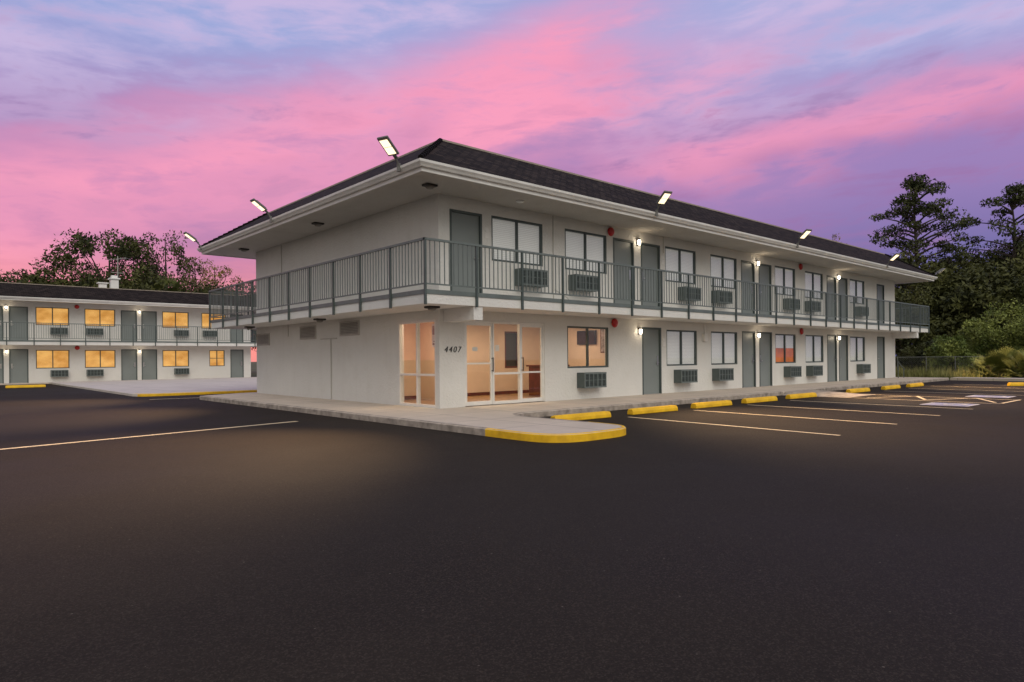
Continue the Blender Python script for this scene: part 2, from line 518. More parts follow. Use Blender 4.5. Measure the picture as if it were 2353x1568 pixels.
# lobby interior
b = MB(); b.box(.17, 6.99, .17, 3.6, ZL-.02, ZL+.008); b.build('lobby_floor', 'lobfloor', motel)
b = MB(); b.box(.17, 6.99, .17, 3.6, 2.42, 2.46); b.build('lobby_ceiling', 'ceil', motel)
b = MB(); BK = frm((0, 3.6, 0), (1, 0, 0), (0, 1, 0)); wall_with_holes(b, BK, .17, 7.1, .13, 2.48, [(5.2, 5.8, 1.0, 2.2)], .1); lw = b.build('lobby_wall', 'beige', motel)
b = MB(); b.fbox(BK, 5.2, 5.24, 1.0, 2.2, -.02, .09); b.fbox(BK, 5.76, 5.8, 1.0, 2.2, -.02, .09); b.fbox(BK, 5.24, 5.76, 2.15, 2.2, -.02, .09); b.fbox(BK, 5.24, 5.76, 1.0, 1.05, -.02, .09)
b.build('hatch_frame', 'wood', lw)
b = MB(); b.fbox(BK, 5.24, 5.76, 1.05, 2.15, .06, .08); b.build('hatch_panel', 'bronze', lw)
b = MB(); b.box(7.0, 7.1, .17, 3.59, .13, 2.48); b.build('lobby_wall', 'beige', motel)
b = MB(); b.box(1.75, 1.87, 1.5, 3.59, .14, 2.415); b.build('lobby_partition', 'beige', motel)
b = MB(); b.box(.18, 1.74, 3.57, 3.595, .14, .24); b.box(1.88, 6.98, 3.57, 3.595, .14, .24); b.box(6.97, 6.995, .18, 3.56, .14, .24); b.build('skirting', 'wood', motel)

# lobby things
t = thing('television', (6.98, 1.57, 1.74), 'black flat television on the beige lobby wall behind the clear window', 'television')
MB().box(6.92, 6.965, 1.17, 1.97, 1.74, 2.19).build('bezel', 'black', t, .008)
MB().box(6.913, 6.918, 1.20, 1.94, 1.77, 2.16).build('screen', mat('tv_screen', (.035, .018, .018), .15), t)
MB().box(6.966, 6.999, 1.45, 1.7, 1.87, 2.05).build('wall_mount', 'black', t)
t = thing('framed_picture', (6.98, .8, 1.44), 'tall framed picture hanging right of the lobby television', 'picture')
MB().box(6.96, 6.998, .60, 1.0, 1.46, 2.24).build('picture_frame', 'wood', t, .006)
MB().box(6.952, 6.957, .64, .96, 1.50, 2.20).build('print', 'art', t)
t = thing('reception_desk', (5.45, 1.85, .14), 'dark red wooden reception desk seen through the right lobby door', 'desk')
MB().box(5.05, 5.85, 1.4, 2.3, .14, 1.05).build('desk_body', 'wood', t, .01)
MB().box(4.99, 5.91, 1.34, 2.36, 1.05, 1.10).build('counter_top', 'wood', t, .01)
t = thing('ceiling_lamp', (5.6, 2.4, 2.42), 'round glowing ceiling lamp inside the lobby', 'lamp')
MB().lathe((5.6, 2.4, 2.42), (0, 0, -1), [(.2, 0), (.2, .025)]).build('lamp_base', 'white', t)
MB().lathe((5.6, 2.4, 2.395), (0, 0, -1), [(.18, 0), (.17, .05), (.12, .09), (.04, .105)]).build('lamp_shade', 'warmglow', t, smooth=True)
t = thing('wall_notice', (.13, .33, 1.6), 'white poster with dark picture hung inside the corner lobby window', 'poster')
MB().box(.112, .118, .22, .47, 1.60, 2.16).build('paper', 'paper', t)
MB().box(.109, .111, .245, .445, 1.90, 2.12).build('printed_picture', 'art', t)
MB().box(.109, .111, .25, .44, 1.66, 1.69).box(.109, .111, .25, .40, 1.73, 1.75).build('printed_bar', 'ink', t)
for (x0, x1, z0, z1, s) in ((1.05, 1.22, 1.50, 1.60, 'small white notice on the left glass lobby door'), (1.80, 1.93, 1.50, 1.66, 'small white notice on the middle lobby pane')):
    tag(MB().box(x0, x1, .072, .076, z0, z1).build('door_notice', 'paper'), s, 'notice')

# address digits
def text_obj(name, body, size, loc, m, shear=.25, off=.012, sp=1.3):
    cu = bpy.data.curves.new('t', 'FONT'); cu.body = body; cu.size = size; cu.shear = shear; cu.offset = off; cu.extrude = .008; cu.space_character = sp
    o = bpy.data.objects.new('t', cu); COL.objects.link(o)
    bpy.context.view_layer.update()
    me = bpy.data.meshes.new_from_object(o.evaluated_get(bpy.context.evaluated_depsgraph_get()))
    bpy.data.objects.remove(o)
    me.materials.append(M[m])
    x = bpy.data.objects.new(name, me); COL.objects.link(x)
    x.location = loc; x.rotation_euler = (PI/2, 0, 0)
    return x
tag(text_obj('address_number', '4407', .205, (.13, -.009, 1.47), 'ink', .25, -.001, 1.28), 'black slanted house number 4407 on the white corner pillar', 'house number')

# ------------------------------------------------------------------ railing
def railing(label, runs, zo=0, step=1.37):
    rt = thing('balcony_railing', (*runs[0][0], 2.8+zo), label, 'railing')
    for (p, q) in runs:
        p, q = Vector((*p, 0)), Vector((*q, 0))
        L = (q-p).length; U = (q-p).normalized(); N = Vector((-U.y, U.x, 0))
        at = frm(p, U, N)
        n = max(1, round(L/step)); st = L/n
        MB().fbox(at, -.03, L+.03, 3.84+zo, 3.885+zo, -.03, .03).build('top_rail', 'green', rt)
        MB().fbox(at, 0, L, 2.90+zo, 2.93+zo, -.018, .018).build('bottom_rail', 'green', rt)
        for i in range(n):
            m = MB(); m.fbox(at, i*st-.024, i*st+.024, 2.47+zo, 3.84+zo, -.026, .022); m.build('post', 'greend', rt)
            m = MB(); k = 11
            for j in range(1, k):
                u = i*st + st*j/k
                m.fbox(at, u-.0085, u+.0085, 2.93+zo, 3.84+zo, -.0085, .0085)
            m.build('baluster_panel', 'green', rt)
    return rt
o = 1.235
c0, c1, c2, c3 = (-o, -o), (29.6+o, -o), (29.6+o, 11.41+o), (-o, 11.41+o)
railing('grey green steel balcony railing around the upper floor of the near corner motel', [(c0, c1), (c1, c2), (c2, c3), (c3, c0)])

# ------------------------------------------------------------------ second building
LX0, LX1, LY = -13.5, 10.0, 38.9
ZO = -.10
rear = thing('motel_building', (-1.7, 44.6, 0), 'long white two storey motel wing with orange glowing windows, farther back at left', 'building')
LB = frm((0, LY, 0), (1, 0, 0), (0, 1, 0))
per = 7.4
ld = [(1.2, 2.18, 1), (2.45, 3.43, -1), (8.47, 9.45, 1), (1.2-per, 2.18-per, 1), (2.45-per, 3.43-per, -1)]
lwn = [(-3.58, -1.78), (-.92, .86), (3.78, 5.54), (6.42, 8.16)]
lwl = [(-3.58, -1.78), (-.92, .86), (3.78, 5.54), (6.95, 8.05)]
lwn2 = [(-10.98, -9.2), (-8.3, -6.5)]
zl, zu = ZL+ZO, ZU+ZO
hs = [(a, b, zl, zl+2.13) for a, b, _ in ld] + [(a, b, zu, zu+2.13) for a, b, _ in ld]
hs += [(a, b, WUZ[0]+ZO, WUZ[1]+ZO) for a, b in lwn+lwn2] + [(a, b, WLZ[0]+ZO, WLZ[1]+ZO) for a, b in lwl+lwn2]
w = MB(); wall_with_holes(w, LB, LX0, LX1, -.05, 5.2, hs, .16); w.build('wall', 'wall', rear)
w = MB(); w.box(LX1-.16, LX1, LY+.162, LY+11.4, -.05, 5.2); w.build('wall', 'wall', rear)
w = MB(); w.box(LX0, LX0+.16, LY+.162, LY+11.4, -.05, 5.2); w.build('wall', 'wall', rear)
w = MB(); w.box(LX0+.17, LX1-.17, LY+11.24, LY+11.4, -.05, 5.2); w.build('wall', 'wall', rear)
RT = 6.40
motel_shell(rear, (LX0, LX1, LY, LY+11.4), ZO, RT)
for a, b, h in ld:
    make_door(rear, LB, a, b, zl, h); make_door(rear, LB, a, b, zu, h)
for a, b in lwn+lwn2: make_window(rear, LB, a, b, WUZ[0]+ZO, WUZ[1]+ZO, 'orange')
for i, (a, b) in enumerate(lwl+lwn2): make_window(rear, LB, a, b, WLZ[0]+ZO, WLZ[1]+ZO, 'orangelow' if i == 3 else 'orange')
railing('grey green balcony railing along the farther motel wing at left', [((LX0-o, LY-o), (LX1+o, LY-o)), ((LX1+o, LY-o), (LX1+o, LY+11.4+o))], ZO)

# ------------------------------------------------------------------ air conditioners
def ac_proto():
    t = thing('air_conditioner', (0, 0, 0), 'x', 'air conditioner', 'green air conditioners under the motel windows')
    W, H, D = .94, .44, .30
    c = MB(); c.box(-W/2, W/2, -D+.03, 0, 0, H)
    c.build('case', 'ac', t, .012)
    MB().box(-W/2+.03, W/2-.03, -D+.024, -D+.029, .03, H-.03).build('dark_back', 'acd', t)
    g = MB()
    g.box(-W/2, W/2, -D-.01, -D+.022, 0, .045); g.box(-W/2, W/2, -D-.01, -D+.022, H-.045, H)
    for i in range(6):
        x = -W/2+.02 + (W-.04)*i/5
        g.box(x-.016, x+.016, -D-.008, -D+.02, .045, H-.045)
    g.box(-W/2+.03, W/2-.03, -D-.004, -D+.018, .212, .232)
    g.build('grille', 'green', t)
    l = MB()
    for i in range(9):
        z = .06 + i*.038
        l.box(-W/2+.04, W/2-.04, -D+.004, -D+.014, z, z+.016)
    l.build('louvres', 'ac', t)
    return t
AC = ac_proto(); first = [True]
def put(proto, flag, loc, label, rz=0, group=None):
    o_ = proto if flag[0] else copy_tree(proto)
    flag[0] = False
    o_.location = loc; o_.rotation_euler.z = rz; o_['label'] = label
    if group: o_['group'] = group
    return o_
ORD = ['first', 'second', 'third', 'fourth', 'fifth', 'sixth', 'seventh', 'eighth', 'ninth', 'tenth']
for i, x in enumerate((2.87, 4.92, 10.22, 12.25, 17.55, 19.5, 24.75)):
    put(AC, first, (x, 0, 3.21), 'dark green air conditioner under the %s upper balcony window from the near motel corner' % ORD[i])
for i, x in enumerate((5.24, 9.95, 12.27, 17.6, 19.62, 24.95)):
    put(AC, first, (x, 0, .45), 'dark green air conditioner under the %s ground floor window right of the glass lobby' % ORD[i])
for i, x in enumerate((-2.35, -.37, 5.0, 6.95)):
    put(AC, first, (x, LY, 3.21+ZO), 'dark green air conditioner on the far left wing, %s from left upstairs' % ORD[i])
for i, x in enumerate((-2.35, -.37, 5.0)):
    put(AC, first, (x, LY, .47+ZO), 'dark green air conditioner on the far left wing, %s from left downstairs' % ORD[i])

# ------------------------------------------------------------------ lamps
def lamp_data(name, typ, energy, color, **kw):
    l = bpy.data.lights.new(name, typ); l.energy = energy; l.color = color
    for k, v in kw.items(): setattr(l, k, v)
    return l
WARM = (1, .82, .58)
sc = lamp_data('wall_lamp_light', 'POINT', 2.3, WARM, shadow_soft_size=.05)
def sconce_proto():
    t = thing('wall_lamp', (0, 0, 0), 'x', 'wall lamp', 'lit wall lamps between the motel doors')
    MB().box(-.05, .05, -.03, 0, .0, .22).build('back_plate', 'bronze', t, .01)
    MB().lathe((0, -.08, .17), (0, 0, 1), [(.06, 0), (.055, .03), (.03, .05)], 14).build('lamp_cap', 'bronze', t)
    MB().box(-.02, .02, -.08, -.031, .175, .205).build('arm', 'bronze', t)
    MB().lathe((0, -.08, .02), (0, 0, 1), [(.032, 0), (.046, .03), (.046, .148)], 14).build('glass_jar', 'warmglow', t, smooth=True)
    l = bpy.data.objects.new('glow', sc); COL.objects.link(l); l.parent = t; l.location = (0, -.22, .1)
    return t
SC = sconce_proto(); f2 = [True]
for i, x in enumerate((7.595, 15.01, 22.38)):
    put(SC, f2, (x, 0, 4.80), 'lit wall lamp between the %s pair of balcony doors from the near corner' % ORD[i])
lab = ('lit wall lamp left of the single ground floor door by the lobby', 'lit wall lamp between the first ground floor door pair', 'lit wall lamp between the farthest ground floor door pair')
for i, x in enumerate((7.63, 15.02, 22.38)):
    put(SC, f2, (x, 0, 2.02), lab[i])
for i, x in enumerate((-5.08, 2.315)):
    for z, s in ((4.75, 'upstairs'), (2.0, 'downstairs')):
        put(SC, f2, (x, LY, z+ZO), 'lit wall lamp on the far left wing, %s door pair, %s' % (('leftmost', 'middle')[i], s))

spot = lamp_data('flood_beam', 'SPOT', 4600, (1, .66, .36), spot_size=math.radians(66), spot_blend=1.0, shadow_soft_size=.12)
def flood_proto():
    t = thing('flood_light', (0, 0, 0), 'x', 'flood light', 'flood lights along the motel eaves')
    MB().box(-.04, .04, -.03, .012, -.12, .06).build('bracket', 'lampgrey', t, .006)
    MB().tube((0, -.01, .0), (0, -.05, .08), .022).tube((0, -.05, .08), (0, -.11, .14), .022).build('arm', 'lampgrey', t)
    h = Vector((0, -.62, .42)).normalized()
    n = Vector((0, -.42, -.62)).normalized()
    p0 = Vector((0, -.09, .12)); X = Vector((1, 0, 0))
    def hb(u0, u1, w, d0, d1):
        return [p0 + h*u + X*x + n*d for u in (u0, u1) for x in (-w, w) for d in (d0, d1)]
    MB().hexa(hb(.10, .58, .14, -.05, .0)).build('head', 'lampgrey', t, .018)
    m = MB()
    for k in range(6): m.hexa([p0 + h*u + X*x + n*d for u in (.15, .48) for x in (-.105+k*.04, -.098+k*.04) for d in (-.075, -.051)])
    m.build('cooling_fin', 'lampgrey', t)
    MB().hexa(hb(.0, .12, .04, -.045, -.006)).build('knuckle', 'lampgrey', t, .008)
    MB().hexa(hb(.15, .325, .10, .002, .012)).build('lens', 'ledglow', t, .004)
    MB().hexa(hb(.34, .515, .10, .002, .012)).build('lens', 'ledglow', t, .004)
    l = bpy.data.objects.new('beam', spot); COL.objects.link(l); l.parent = t
    l.location = p0 + h*.32 + n*.06; l.rotation_mode = 'QUATERNION'; l.rotation_quaternion = Vector((0, -5.4, -5.6)).to_track_quat('-Z', 'Y')
    return t
FLD = flood_proto(); f3 = [True]
ez = 5.43
for y, s in ((-.78, 'beside the near roof corner on the left eave, the largest in view'), (6.1, 'halfway along the left eave'), (12.5, 'at the far end of the left eave')):
    put(FLD, f3, (-1.57, y, ez), 'grey flood light ' + s, -PI/2 + (.35 if y < 0 else 0))
for x, s in ((6.45, 'nearest the corner on the right eave'), (15.1, 'second from the corner on the right eave'), (24.0, 'third from the corner on the right eave')):
    put(FLD, f3, (x, -1.57, ez), 'lit grey flood light ' + s, -.30)
put(FLD, f3, (31.15, -1.4, ez), 'grey flood light at the far right roof corner', PI/2*.6)

f4 = [True]
t = thing('canopy_lamp', (0, 0, 0), 'x', 'ceiling lamp', 'dark canopy lamps under the eave and balcony')
MB().box(-.15, .15, -.11, .11, -.05, 0).build('housing', 'bronze', t, .015)
MB().lathe((0, 0, -.05), (0, 0, -1), [(.1, 0), (.1, .02), (.07, .05), (.02, .06)], 18).build('diffuser', 'dimglow', t, smooth=True)
CL = t
for (x, y, z, s) in ((-.62, -.55, 5.245, 'under the near corner of the roof eave'), (-.65, 5.0, 5.245, 'under the middle of the left roof eave'), (-.65, 10.8, 5.245, 'under the far end of the left roof eave'),
                     (-.62, -.6, 2.5, 'under the near corner of the balcony'), (-.62, 5.0, 2.5, 'under the middle of the left balcony'), (-.62, 10.4, 2.5, 'under the far end of the left balcony')):
    put(CL, f4, (x, y, z), 'small dark ceiling lamp ' + s)
t = thing('smoke_detector', (2.0, -.7, 5.2), 'small round pale fitting under the right eave above the balcony', 'detector')
MB().lathe((2.0, -.7, 5.245), (0, 0, -1), [(.1, 0), (.1, .03), (.06, .05)], 18).build('housing', 'white', t)

# alarm bells
t = thing('alarm_bell', (0, 0, 0), 'x', 'alarm bell', 'red alarm bells on the motel walls')
MB().box(-.05, .05, -.03, 0, -.05, .05).build('back_box', 'red', t)
MB().lathe((0, -.03, 0), (0, -1, 0), [(.135, 0), (.135, .02), (.12, .045), (.08, .06), (.02, .066)], 24).build('gong', 'red', t, smooth=True)
BELL = t; f5 = [True]
for p, s in (((6.28, 0, 5.08), 'on the balcony wall, nearer one, right of the second window'), ((6.42, 0, 2.35), 'on the ground floor wall above the clear lobby window'),
             ((18.65, 0, 5.08), 'on the balcony wall, farther along'), ((18.68, 0, 2.35), 'on the ground floor wall, farther along'),
             ((-1.35, LY, 4.95), 'upstairs on the far left wing'), ((-1.35, LY, 2.25), 'downstairs on the far left wing')):
    put(BELL, f5, p, 'round red alarm bell ' + s)

# door plaques
t = thing('room_plaque', (0, 0, 0), 'x', 'room sign', 'white room plaques beside the doors')
MB().lathe((0, 0, .16), (0, -1, 0), [(.062, 0), (.062, .012)], 20).build('emblem_disc', 'white', t)
MB().box(-.065, .065, -.014, 0, -.06, .085).build('number_plate', 'white', t, .004)
PL = t; f6 = [True]
for i, x in enumerate((1.49, 8.92, 16.31, 23.64)):
    put(PL, f6, (x, 0, 4.40), 'small white room plaque right of balcony door, %s from the near corner' % ORD[i])
for i, x in enumerate((8.95, 16.31)):
    put(PL, f6, (x, 0, 1.72), 'small white room plaque on the ground floor, %s from the lobby' % ORD[i])
for i, x in enumerate((-3.76, 3.6)):
    for z, s in ((4.3, 'upstairs'), (1.62, 'downstairs')):
        put(PL, f6, (x, LY, z), 'small white room plaque on the far left wing, %s, %s' % (('left', 'right')[i], s))

# wall vents on the left face
f7 = [True]
t = thing('wall_vent', (0, 0, 0), 'x', 'vent', 'louvred vents in the blank side wall')
MB().box(-.03, 0, -.57, .57, 0, .05).box(-.03, 0, -.57, .57, .37, .42).box(-.03, 0, -.57, -.52, .05, .37).box(-.03, 0, .52, .57, .05, .37).build('frame', 'vent', t)
m = MB()
for i in range(7):
    z = .055 + i*.045
    m.hexa([(x, y, z + dz + (.03 if x > -.01 else 0)) for x in (-.025, -.004) for y in (-.52, .52) for dz in (0, .008)])
m.build('louvres', 'vent', t)
MB().box(-.003, -.001, -.52, .52, .05, .37).build('dark_back', 'bronze', t)
VT = t
for (y, z, s) in ((4.39, 2.0, 'nearest the lobby window'), (7.1, 1.97, 'middle of the three'), (10.75, 1.85, 'at the far left end')):
    put(VT, f7, (0, y, z), 'grey louvred vent on the blank side wall, ' + s)
# conduits
def conduit(pts, label, r=.014):
    m = MB()
    for a, b in zip(pts, pts[1:]): m.tube(a, b, r, seg=6)
    return tag(m.build('conduit', 'pipe'), label, 'pipe')
conduit([(-.02, 5.15, 1.95), (-.02, 6.2, 1.95)], 'thin white pipe running level under the vents of the blank side wall')
conduit([(-.02, 5.53, 1.94), (-.02, 5.53, .14)], 'thin white pipe running down the blank ground floor side wall')
conduit([(-.02, 9.09, 5.23), (-.02, 9.09, 2.8)], 'thin white pipe down the upper side wall by the far end')
conduit([(-.02, 8.6, 2.49), (-.02, 8.6, 2.1)], 'short thin pipe below the balcony on the side wall')
conduit([(3.85, -.015, 5.23), (3.85, -.015, 2.82)], 'thin white pipe between the first two balcony windows')
conduit([(8.95, -.015, 5.23), (8.95, -.015, 4.7)], 'short thin pipe above the plaque right of the balcony door pair')
conduit([(3.9, -.015, 3.2), (4.4, -.015, 3.0), (4.45, -.015, 2.95)], 'thin cable sagging between the first two balcony air conditioners', .008)
t = thing('meter_box', (11.3, 0, 1.8), 'small white electric box with pipe between two ground floor windows', 'electric box')
MB().box(11.2, 11.4, -.1, -.001, 1.85, 2.12).build('box_case', 'white', t, .008)
MB().tube((11.3, -.05, 2.12), (11.3, -.05, 2.49), .018).build('pipe', 'white', t)

# stair handrail at far end
t = thing('stair_handrail', (28.9, -.7, .13), 'small dark handrail beside the farthest ground floor door', 'handrail')
MB().tube((28.5, -.5, .13), (28.5, -.5, 1.0), .02).build('post', 'greend', t)
MB().tube((29.3, -.5, .13), (29.3, -.5, .6), .02).build('post', 'greend', t)
MB().tube((28.4, -.5, 1.02), (29.4, -.5, .55), .024).build('rail', 'greend', t)

# roof objects on the rear wing
t = thing('roof_vent', (2.0, 45, 6.0), 'white roof exhaust vent stack on the far left wing', 'roof vent')
MB().box(1.75, 2.25, 44.7, 45.3, 6.0, 7.55).build('stack', 'white', t, .02)
MB().box(1.65, 2.35, 44.6, 45.4, 7.55, 7.65).box(1.8, 2.2, 44.8, 45.2, 7.65, 7.85).build('cap', 'white', t, .02)
t = thing('roof_vent', (1.3, 45.6, 6.0), 'shorter white vent box beside the roof exhaust stack', 'roof vent')
MB().box(1.1, 1.6, 45.4, 45.8, 6.0, 7.25).build('stack', 'white', t, .02)
MB().box(1.0, 1.7, 45.3, 45.9, 7.25, 7.33).build('cap', 'white', t)
t = thing('tv_antenna', (2.45, 46, 6.0), 'thin roof antenna on the far left wing', 'antenna')
MB().tube((2.45, 46, 6.0), (2.45, 46, 9.5), .03, seg=6).build('mast', 'vent', t)
m = MB(); m.tube((1.9, 46.4, 9.2), (3.0, 45.6, 9.35), .02, seg=5)
for k in range(6):
    c = Vector((1.9, 46.4, 9.2)).lerp(Vector((3.0, 45.6, 9.35)), k/5); e = .25+.09*k
    m.tube(c + Vector((-.45*e, -.6*e, 0)), c + Vector((.45*e, .6*e, 0)), .012, seg=5)
m.tube((2.0, 46, 8.2), (2.9, 46, 8.2), .02, seg=5).tube((2.0, 46, 8.2), (2.0, 45.7, 8.35), .012, seg=5).tube((2.9, 46, 8.2), (2.9, 45.7, 8.35), .012, seg=5)
m.build('elements', 'vent', t)

# ------------------------------------------------------------------ ground
def struct(o_): o_['kind'] = 'structure'; return o_
struct(MB().poly([(-500, -400, -.012), (700, -400, -.012), (700, 700, -.012), (-500, 700, -.012)]).build('ground', 'earth', recalc=False))
struct(MB().poly([(-90, -90, 0), (30.4, -90, 0), (30.4, 38.5, 0), (-90, 38.5, 0)]).build('asphalt_lot', 'asphalt', recalc=False))
NX, NR, NY, XR = -1.06, 1.04, -4.95, -.02
def sup(a, p=.64):
    c, s = math.cos(a), math.sin(a)
    return (NX + NR*math.copysign(abs(c)**p, c), NY + 1.0*math.copysign(abs(s)**p, s))
pts = [(-2.1, 11.0), (-2.1, NY)]
for i in range(1, 26): pts.append(sup(PI + PI*i/26))
nb = len(pts)
pts += [(XR, NY), (XR, -3.1), (.05, -2.75), (.25, -2.45), (.6, -2.3), (30.2, -2.3), (30.2, 12), (-.2, 12)]
walk = struct(MB().prism(pts, -.1, .13).build('sidewalk', 'conc', None, .02))
def strip(name, path, m, z0, z1, top=.0, off=.004):
    mb = MB()
    P = [Vector((*p, 0)) for p in path]
    Ns = []
    for i in range(len(P)):
        a = P[max(i-1, 0)]; b = P[min(i+1, len(P)-1)]
        d = (b-a).normalized(); Ns.append(Vector((d.y, -d.x, 0)))
    for i in range(len(P)-1):
        a, b, na, nb_ = P[i], P[i+1], Ns[i], Ns[i+1]
        z = Vector((0, 0, 1))
        ao, bo = a - na*off, b - nb_*off
        mb.poly([ao+z*z0, bo+z*z0, bo+z*(z1-.02), ao+z*(z1-.02)])
        ai, bi = a + na*.018, b + nb_*.018
        mb.poly([ao+z*(z1-.02), bo+z*(z1-.02), bi+z*(z1+.004), ai+z*(z1+.004)])
        if top:
            at_, bt = a + na*top, b + nb_*top
            mb.poly([ai+z*(z1+.004), bi+z*(z1+.004), bt+z*(z1+.004), at_+z*(z1+.004)])
    return struct(mb.build(name, m))
def outward(path): return path[::-1]
nose = [(-2.1, -4.25), (-2.1, NY)] + pts[2:nb] + [(XR, NY), (XR, -4.75)]
strip('curb_paint', outward(nose), 'yellow', 0, .13, .06, .005)
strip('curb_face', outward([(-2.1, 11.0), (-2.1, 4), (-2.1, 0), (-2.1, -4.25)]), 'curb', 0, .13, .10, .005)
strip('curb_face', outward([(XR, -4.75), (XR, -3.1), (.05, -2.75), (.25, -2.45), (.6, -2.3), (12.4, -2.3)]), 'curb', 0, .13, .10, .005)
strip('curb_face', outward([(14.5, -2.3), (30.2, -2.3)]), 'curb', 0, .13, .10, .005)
r = MB(); x0, x1 = 12.6, 14.4
r.hexa([(x0-.3, -2.31, .001), (x0, -2.31, .125), (x0-.3, -4.4, .001), (x0, -4.1, .012), (x1+.3, -2.31, .001), (x1, -2.31, .125), (x1+.3, -4.4, .001), (x1, -4.1, .012)])
struct(r.build('ramp', 'curb'))
struct(MB().box(30.25, 31.5, -60, -2.35, -.1, .13).build('footpath', 'conc'))
struct(MB().prism([(-3.2, 36.4), (-3.2, 15.4), (-3.0, 14.9), (-2.5, 14.7), (24, 14.0), (24, 36.4)], -.1, .10).build('patio', 'conc2', None, .02))
strip('curb_paint', outward([(-3.15, 15.3), (-3.0, 14.9), (-2.5, 14.7), (24, 14.0)]), 'yellow', 0, .10, .12, .005)
struct(MB().box(-30, 14, 36.42, 38.9, -.1, .025).build('sidewalk', 'conc'))
def line(p, q, w=.1, z=.005, m='line'):
    p, q = Vector((*p, z)), Vector((*q, z)); d = (q-p).normalized(); n = Vector((-d.y, d.x, 0))*w/2
    return [p-n, q-n, q+n, p+n]
for (p, q) in [((x-.08, -3.75), (x-.45, -8.4)) for x in (2.45, 5.0, 7.55, 10.0, 12.5, 14.55, 17.3, 19.9, 22.5)] + [((-8.9, -.45), (-3.2, .75)), ((-3.3, 12.45), (-1.6, 12.2)), ((25, -3.9), (24.9, -8.4))]:
    struct(MB().poly(line(p, q, .13 if p[0] < 0 else .09)).build('parking_line', 'line'))
m = MB()
zz = [(12.55, -4.9), (14.4, -5.7), (12.55, -6.5), (14.4, -7.3), (12.45, -8.2)]
for a, b in zip(zz, zz[1:]): m.poly(line(a, b, .09, .009))
m.poly(line((12.2, -8.4), (14.2, -8.4), .08, .009))
struct(m.build('hatch_marking', 'line'))
def access_mark(cx, cy):
    h_ = .55
    struct(MB().poly([(cx-h_, cy-h_, .006), (cx+h_, cy-h_, .006), (cx+h_, cy+h_, .006), (cx-h_, cy+h_, .006)]).build('parking_symbol_field', 'blue'))
    m = MB(); z = .011; k_ = .76
    def disc(x, y, r): m.poly([(cx+(x+r*math.cos(2*PI*i/16))*k_, cy+(y+r*math.sin(2*PI*i/16))*k_, z) for i in range(16)])
    disc(-.08, .52, .12)
    def ln(a, b, w=.12, dz=0): m.poly([Vector((cx+p.x*k_, cy+p.y*k_, z+dz)) for p in line(a, b, w)])
    ln((-.08, .38), (-.02, -.05)); ln((-.05, .16), (.26, .16), .1, .002); ln((-.04, -.05), (.3, -.05), .12, .003); ln((.27, -.02), (.45, -.45), .12, .005)
    for i in range(13):
        a0, a1 = math.radians(110+i*18), math.radians(110+(i+1)*18)
        m.poly([(cx+(-.03+r*math.cos(a))*k_, cy+(-.18+r*math.sin(a))*k_, z+.004) for r, a in ((.25, a0), (.38, a0), (.38, a1), (.25, a1))])
    ln((-.68, -.68), (.68, -.68), .09); ln((-.68, .68), (.68, .68), .09); ln((-.68, -.68), (-.68, .68), .09, .001); ln((.68, -.68), (.68, .68), .09, .001)
    struct(m.build('parking_symbol', 'symbol'))
access_mark(10.9, -7.55); access_mark(15.5, -7.4)
# wheel stops
t = MB(); L = .85
prof = [(-.09, .0), (-.085, .07), (-.055, .125), (.055, .125), (.085, .07), (.09, .0)]
A = [t.bm.verts.new((-L, y, z)) for y, z in prof]; A2 = [t.bm.verts.new((-L+.07, y*.9, z+(.0 if z < .1 else .012))) for y, z in prof]
B2 = [t.bm.verts.new((L-.07, y*.9, z+(.0 if z < .1 else .012))) for y, z in prof]; B = [t.bm.verts.new((L, y, z)) for y, z in prof]
for P, Q in ((A, A2), (A2, B2), (B2, B)):
    for i in range(6):
        t.bm.faces.new((P[i], P[(i+1) % 6], Q[(i+1) % 6], Q[i]))
t.bm.faces.new(A); t.bm.faces.new(B[::-1])
WS = tag(t.build('wheel_stop', 'yellow', None, .012), 'x', 'wheel stop', 'yellow wheel stops in the parking lot')
f8 = [True]
for i, x in enumerate((1.22, 3.72, 6.25, 8.75, 11.35, 15.75, 18.9, 21.6)):
    put(WS, f8, (x, -3.42, .002), 'yellow concrete wheel stop before the near motel, %s from the rounded kerb' % ORD[i], random.uniform(-.03, .03))
put(WS, f8, (24.9, -6.6, .002), 'yellow wheel stop at the far right edge of the lot', math.radians(-41))
put(WS, f8, (-5.0, 30.0, .002), 'lone yellow wheel stop before the far left wing', 0)

# ------------------------------------------------------------------ plants
def pymesh(name, verts, faces, m):
    me = bpy.data.meshes.new(name); me.from_pydata(verts, [], faces); me.materials.append(M[m]); me.update(); return me

def rv(rn):
    while True:
        v = Vector((rn.uniform(-1, 1), rn.uniform(-1, 1), rn.uniform(-1, 1)))
        if .01 < v.length < 1: return v

def clump(V, Fc, c, r, n, ls, rn, flat=.75):
    for _ in range(n):
        d = rv(rn).normalized() * r * rn.uniform(.25, 1.08) ** .6
        p = c + Vector((d.x, d.y, d.z*flat))
        a = rv(rn).normalized(); b = a.cross(rv(rn)).normalized()
        s = ls*rn.uniform(.5, 1.25); k = len(V)
        V += [p - a*s, p + b*s*.42, p + a*s, p - b*s*.42]
        Fc.append((k, k+1, k+2, k+3))

